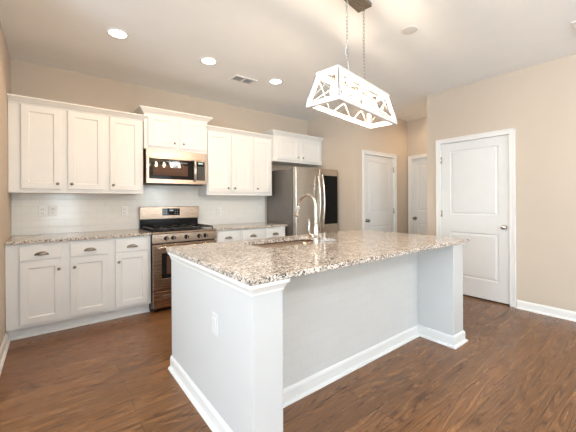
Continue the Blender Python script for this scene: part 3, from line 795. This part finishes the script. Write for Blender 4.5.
def vent(x, y, w, d, label):
    e = empty('ceiling_vent', (x, y, H)); tag(e, label, 'ceiling vent')
    fr = MB(); t = 0.022
    for a in ((-w / 2, w / 2, -d / 2, -d / 2 + t), (-w / 2, w / 2, d / 2 - t, d / 2), (-w / 2, -w / 2 + t, -d / 2 + t, d / 2 - t), (w / 2 - t, w / 2, -d / 2 + t, d / 2 - t), (-0.008, 0.008, -d / 2 + t, d / 2 - t)):
        fr.box(*a, -0.010, -0.0003)
    fr.build('frame', M['trim'], e, bevel=0.002, local=True)
    B(-w / 2 + t, w / 2 - t, -d / 2 + t, d / 2 - t, -0.002, -0.0003).build('duct_opening', M['slot'], e, local=True)
    n = 7
    for i in range(n):
        yy = -d / 2 + t + (d - 2 * t) * (i + 0.5) / n
        m = MB(); m.box(-w / 2 + t, w / 2 - t, -0.006, 0.006, -0.0006, 0.0006, T(0, yy, -0.006) @ Matrix.Rotation(0.7, 4, 'X')); m.build('louvre', M['plastic'], e, local=True)
vent(2.215, -0.985, 0.30, 0.17, 'small white slotted ceiling vent between two recessed lights')
vent(4.01, -3.85, 0.36, 0.21, 'white ceiling vent cut by the right edge of the photo')
m = MB(); m.lathe([(0, -0.005), (0.060, -0.005), (0.068, -0.003), (0.070, -0.0004), (0, -0.0004)], T(2.844, -2.84, H), n=32)
tag(m.build('cover_plate', M['disc']), 'plain round flat cover plate on the ceiling right of the chandelier', 'cover plate')

hl = empty('recessed_light', (5.38, -1.86, H)); tag(hl, 'added unseen fill light in the hallway ceiling behind the pantry corner', 'ceiling light')  # hidden hallway fill, added to brighten the far doors
m = MB(); m.lathe([(0.0, -0.004), (0.071, -0.003), (0.096, -0.0005), (0, -0.0005)], n=24); m.build('lens', M['glow'], hl, local=True)
d = bpy.data.lights.new('hall_fill', 'SPOT'); d.energy = 15; d.color = (1.0, 0.76, 0.50); d.spot_size = math.radians(165); d.spot_blend = 0.5; d.shadow_soft_size = 0.06
o = bpy.data.objects.new('hall_fill', d); COL.objects.link(o); o.parent = hl; o.location = (0, 0, -0.02)
# unseen fill domes, added behind and left of the camera to brighten the kitchen
def fill_dome(x, y, label):
    e = empty('fill_dome', (x, y, H)); tag(e, label, 'ceiling light')
    m = MB(); m.lathe([(0.0, -0.03), (0.19, -0.03), (0.20, -0.02), (0.20, -0.0005), (0, -0.0005)], n=32); m.build('fill_dome_base', M['nickel'], e, local=True)
    m = MB(); m.lathe([(0.0, -0.125), (0.06, -0.12), (0.12, -0.095), (0.165, -0.06), (0.18, -0.031), (0, -0.031)], n=32); m.build('fill_dome_shade', M['dome'], e, local=True)
    d = bpy.data.lights.new('fill_dome_light', 'POINT'); d.energy = FILL_DOME_W; d.color = (0.90, 0.95, 1.0); d.shadow_soft_size = 0.15
    o = bpy.data.objects.new('fill_dome_light', d); COL.objects.link(o); o.parent = e; o.location = (0, 0, -0.32)
M['dome'] = emis('fill_dome_glow', (0.96, 0.98, 1.0), 3.0)
fill_dome(0.9, -5.9, 'added unseen fill dome on the living area ceiling, on the left')
fill_dome(3.3, -5.9, 'added unseen fill dome on the living area ceiling, on the right')
fill_dome(-1.7, -3.6, 'added unseen fill dome on the dining area ceiling')

# ------------------------------------------------------------------ chandelier
def chandelier():
    cx, cy, zb = 2.122, -2.828, 1.886
    rz = 0.1613
    e = empty('chandelier', (cx, cy, H), rz); tag(e, 'white wooden trapezoid cage chandelier with five bulbs over the island', 'chandelier')
    L, W, HT = 0.857, 0.261, 0.241
    lt, wt = 0.747, 0.181      # top frame
    z0 = zb - H; z1 = z0 + HT
    bw = 0.034
    fb = [(-L / 2, -W / 2), (L / 2, -W / 2), (L / 2, W / 2), (-L / 2, W / 2)]
    ft = [(-lt / 2, -wt / 2), (lt / 2, -wt / 2), (lt / 2, wt / 2), (-lt / 2, wt / 2)]
    def frame(P, z, wd, ht):
        m = MB(); pr = [(0, z), (0, z + ht), (wd, z + ht), (wd, z)]
        m.sweep(P[::-1], pr, closed=True)      # inward
        return m
    frame(fb, z0, 0.030, 0.034).build('bottom_frame', M['wwood'], e, local=True, bevel=0.002)
    frame(ft, z1 - 0.032, 0.026, 0.032).build('top_frame', M['wwood'], e, local=True, bevel=0.002)
    ins = 0.012
    for i in range(4):
        a = Vector((*fb[i], z0 + 0.03)); b = Vector((*ft[i], z1 - 0.03))
        a -= Vector((math.copysign(ins, a.x), math.copysign(ins, a.y), 0)); b -= Vector((math.copysign(ins, b.x), math.copysign(ins, b.y), 0))
        MB().beam(a, b, 0.024, 0.024, up=(1, 0, 0)).build('corner_post', M['wwood'], e, local=True, bevel=0.002)
        s = MB(); o = Vector((math.copysign(0.0125, a.x), math.copysign(0.0125, a.y), 0)); s.beam(a + o - Vector((0, 0, 0.01)), b + o + Vector((0, 0, 0.01)), 0.004, 0.004, up=(1, 0, 0)); s.build('corner_strap', M['knob'], e, local=True)
    # thin crossed rods on each side
    def pt(c0, c1, u, v):
        a = Vector((*fb[c0], z0 + 0.034)).lerp(Vector((*fb[c1], z0 + 0.034)), u); b = Vector((*ft[c0], z1 - 0.032)).lerp(Vector((*ft[c1], z1 - 0.032)), u)
        p = a.lerp(b, v); p.x *= 0.985; p.y *= 0.95; return p
    for c0, c1, n in ((0, 1, 3), (2, 3, 3), (1, 2, 1), (3, 0, 1)):
        for k in range(n):
            ua, ub = k / n + 0.02, (k + 1) / n - 0.02
            m = MB(); m.cyl(pt(c0, c1, ua, 0), pt(c0, c1, ub, 1), 0.0019, n=8); m.cyl(pt(c0, c1, ub, 0), pt(c0, c1, ua, 1), 0.0019, n=8); m.build('cross_brace', M['wwood'], e, local=True)
    # light bar with five sockets
    m = MB(); m.box(-lt / 2 + 0.02, lt / 2 - 0.02, -0.008, 0.008, z1 - 0.022, z1 - 0.004)
    bar = m.build('light_bar', M['wwood'], e, local=True, bevel=0.002)
    for i in range(5):
        x = (i - 2) * 0.145
        m = MB(); m.cyl((x, 0, z1 - 0.066), (x, 0, z1 - 0.026), 0.016, n=18); sk = m.build('socket', M['knob'], e, local=True)
        zz = z1 - 0.066
        m = MB(); m.lathe([(0.0, zz - 0.105), (0.012, zz - 0.102), (0.021, zz - 0.090), (0.025, zz - 0.070), (0.023, zz - 0.050), (0.015, zz - 0.020), (0.012, zz), (0, zz)], T(x, 0, 0), n=20)
        m.build('bulb', M['bulbfrost'], e, local=True)
    # canopy and chains
    can = B(-0.14, 0.14, -0.058, 0.058, -0.028, -0.0005).build('canopy', M['bwood'], e, local=True, bevel=0.002)
    for sx in (-0.121, 0.121):
        xb = sx
        m = MB(); lk = 0.034; top_, bot = -0.040, z1 + 0.006; n = int((top_ - bot) / (lk * 0.76)); stp = (top_ - bot - lk) / max(1, n - 1)
        for i in range(n):
            zc = top_ - lk / 2 - stp * i; R = []
            for t in range(12):
                a = 2 * PI * t / 12; h = 0.0075 * math.cos(a); vv = (lk / 2) * math.sin(a)
                R.append((xb + (h if i % 2 else 0), (0 if i % 2 else h), zc + vv))
            m.tube(R + [R[0], R[1]], 0.0016, n=6, caps=False)
        m.build('chain', M['chain'], e, local=True)
        hk = MB(); hk.tube([(xb, 0.012 * math.cos(t), -0.034 + 0.012 * math.sin(t)) for t in [PI + i * PI / 8 for i in range(9)]], 0.003, n=8); hk.build('hook', M['chain'], e, local=True)
        hk = MB(); hk.beam((xb, -wt / 2 + 0.03, z1 - 0.008), (xb, wt / 2 - 0.03, z1 - 0.008), 0.02, 0.012); hk.cyl((xb, 0, z1 - 0.004), (xb, 0, z1 + 0.012), 0.006, n=10); hk.build('hanger_bar', M['wwood'], e, local=True)
    m = MB(); P = []
    for i in range(30):
        t = i / 29; P.append((-0.121 + 0.010 * math.sin(t * 18), 0.010 * math.cos(t * 18), -0.028 + (z1 - 0.01 + 0.028) * t))
    m.tube(P, 0.0022, n=8); m.build('power_cord', M['plastic'], e, local=True)
M['bulbfrost'] = emis('warm_glowing_bulb', (1.0, 0.78, 0.55), 130.0)
chandelier()
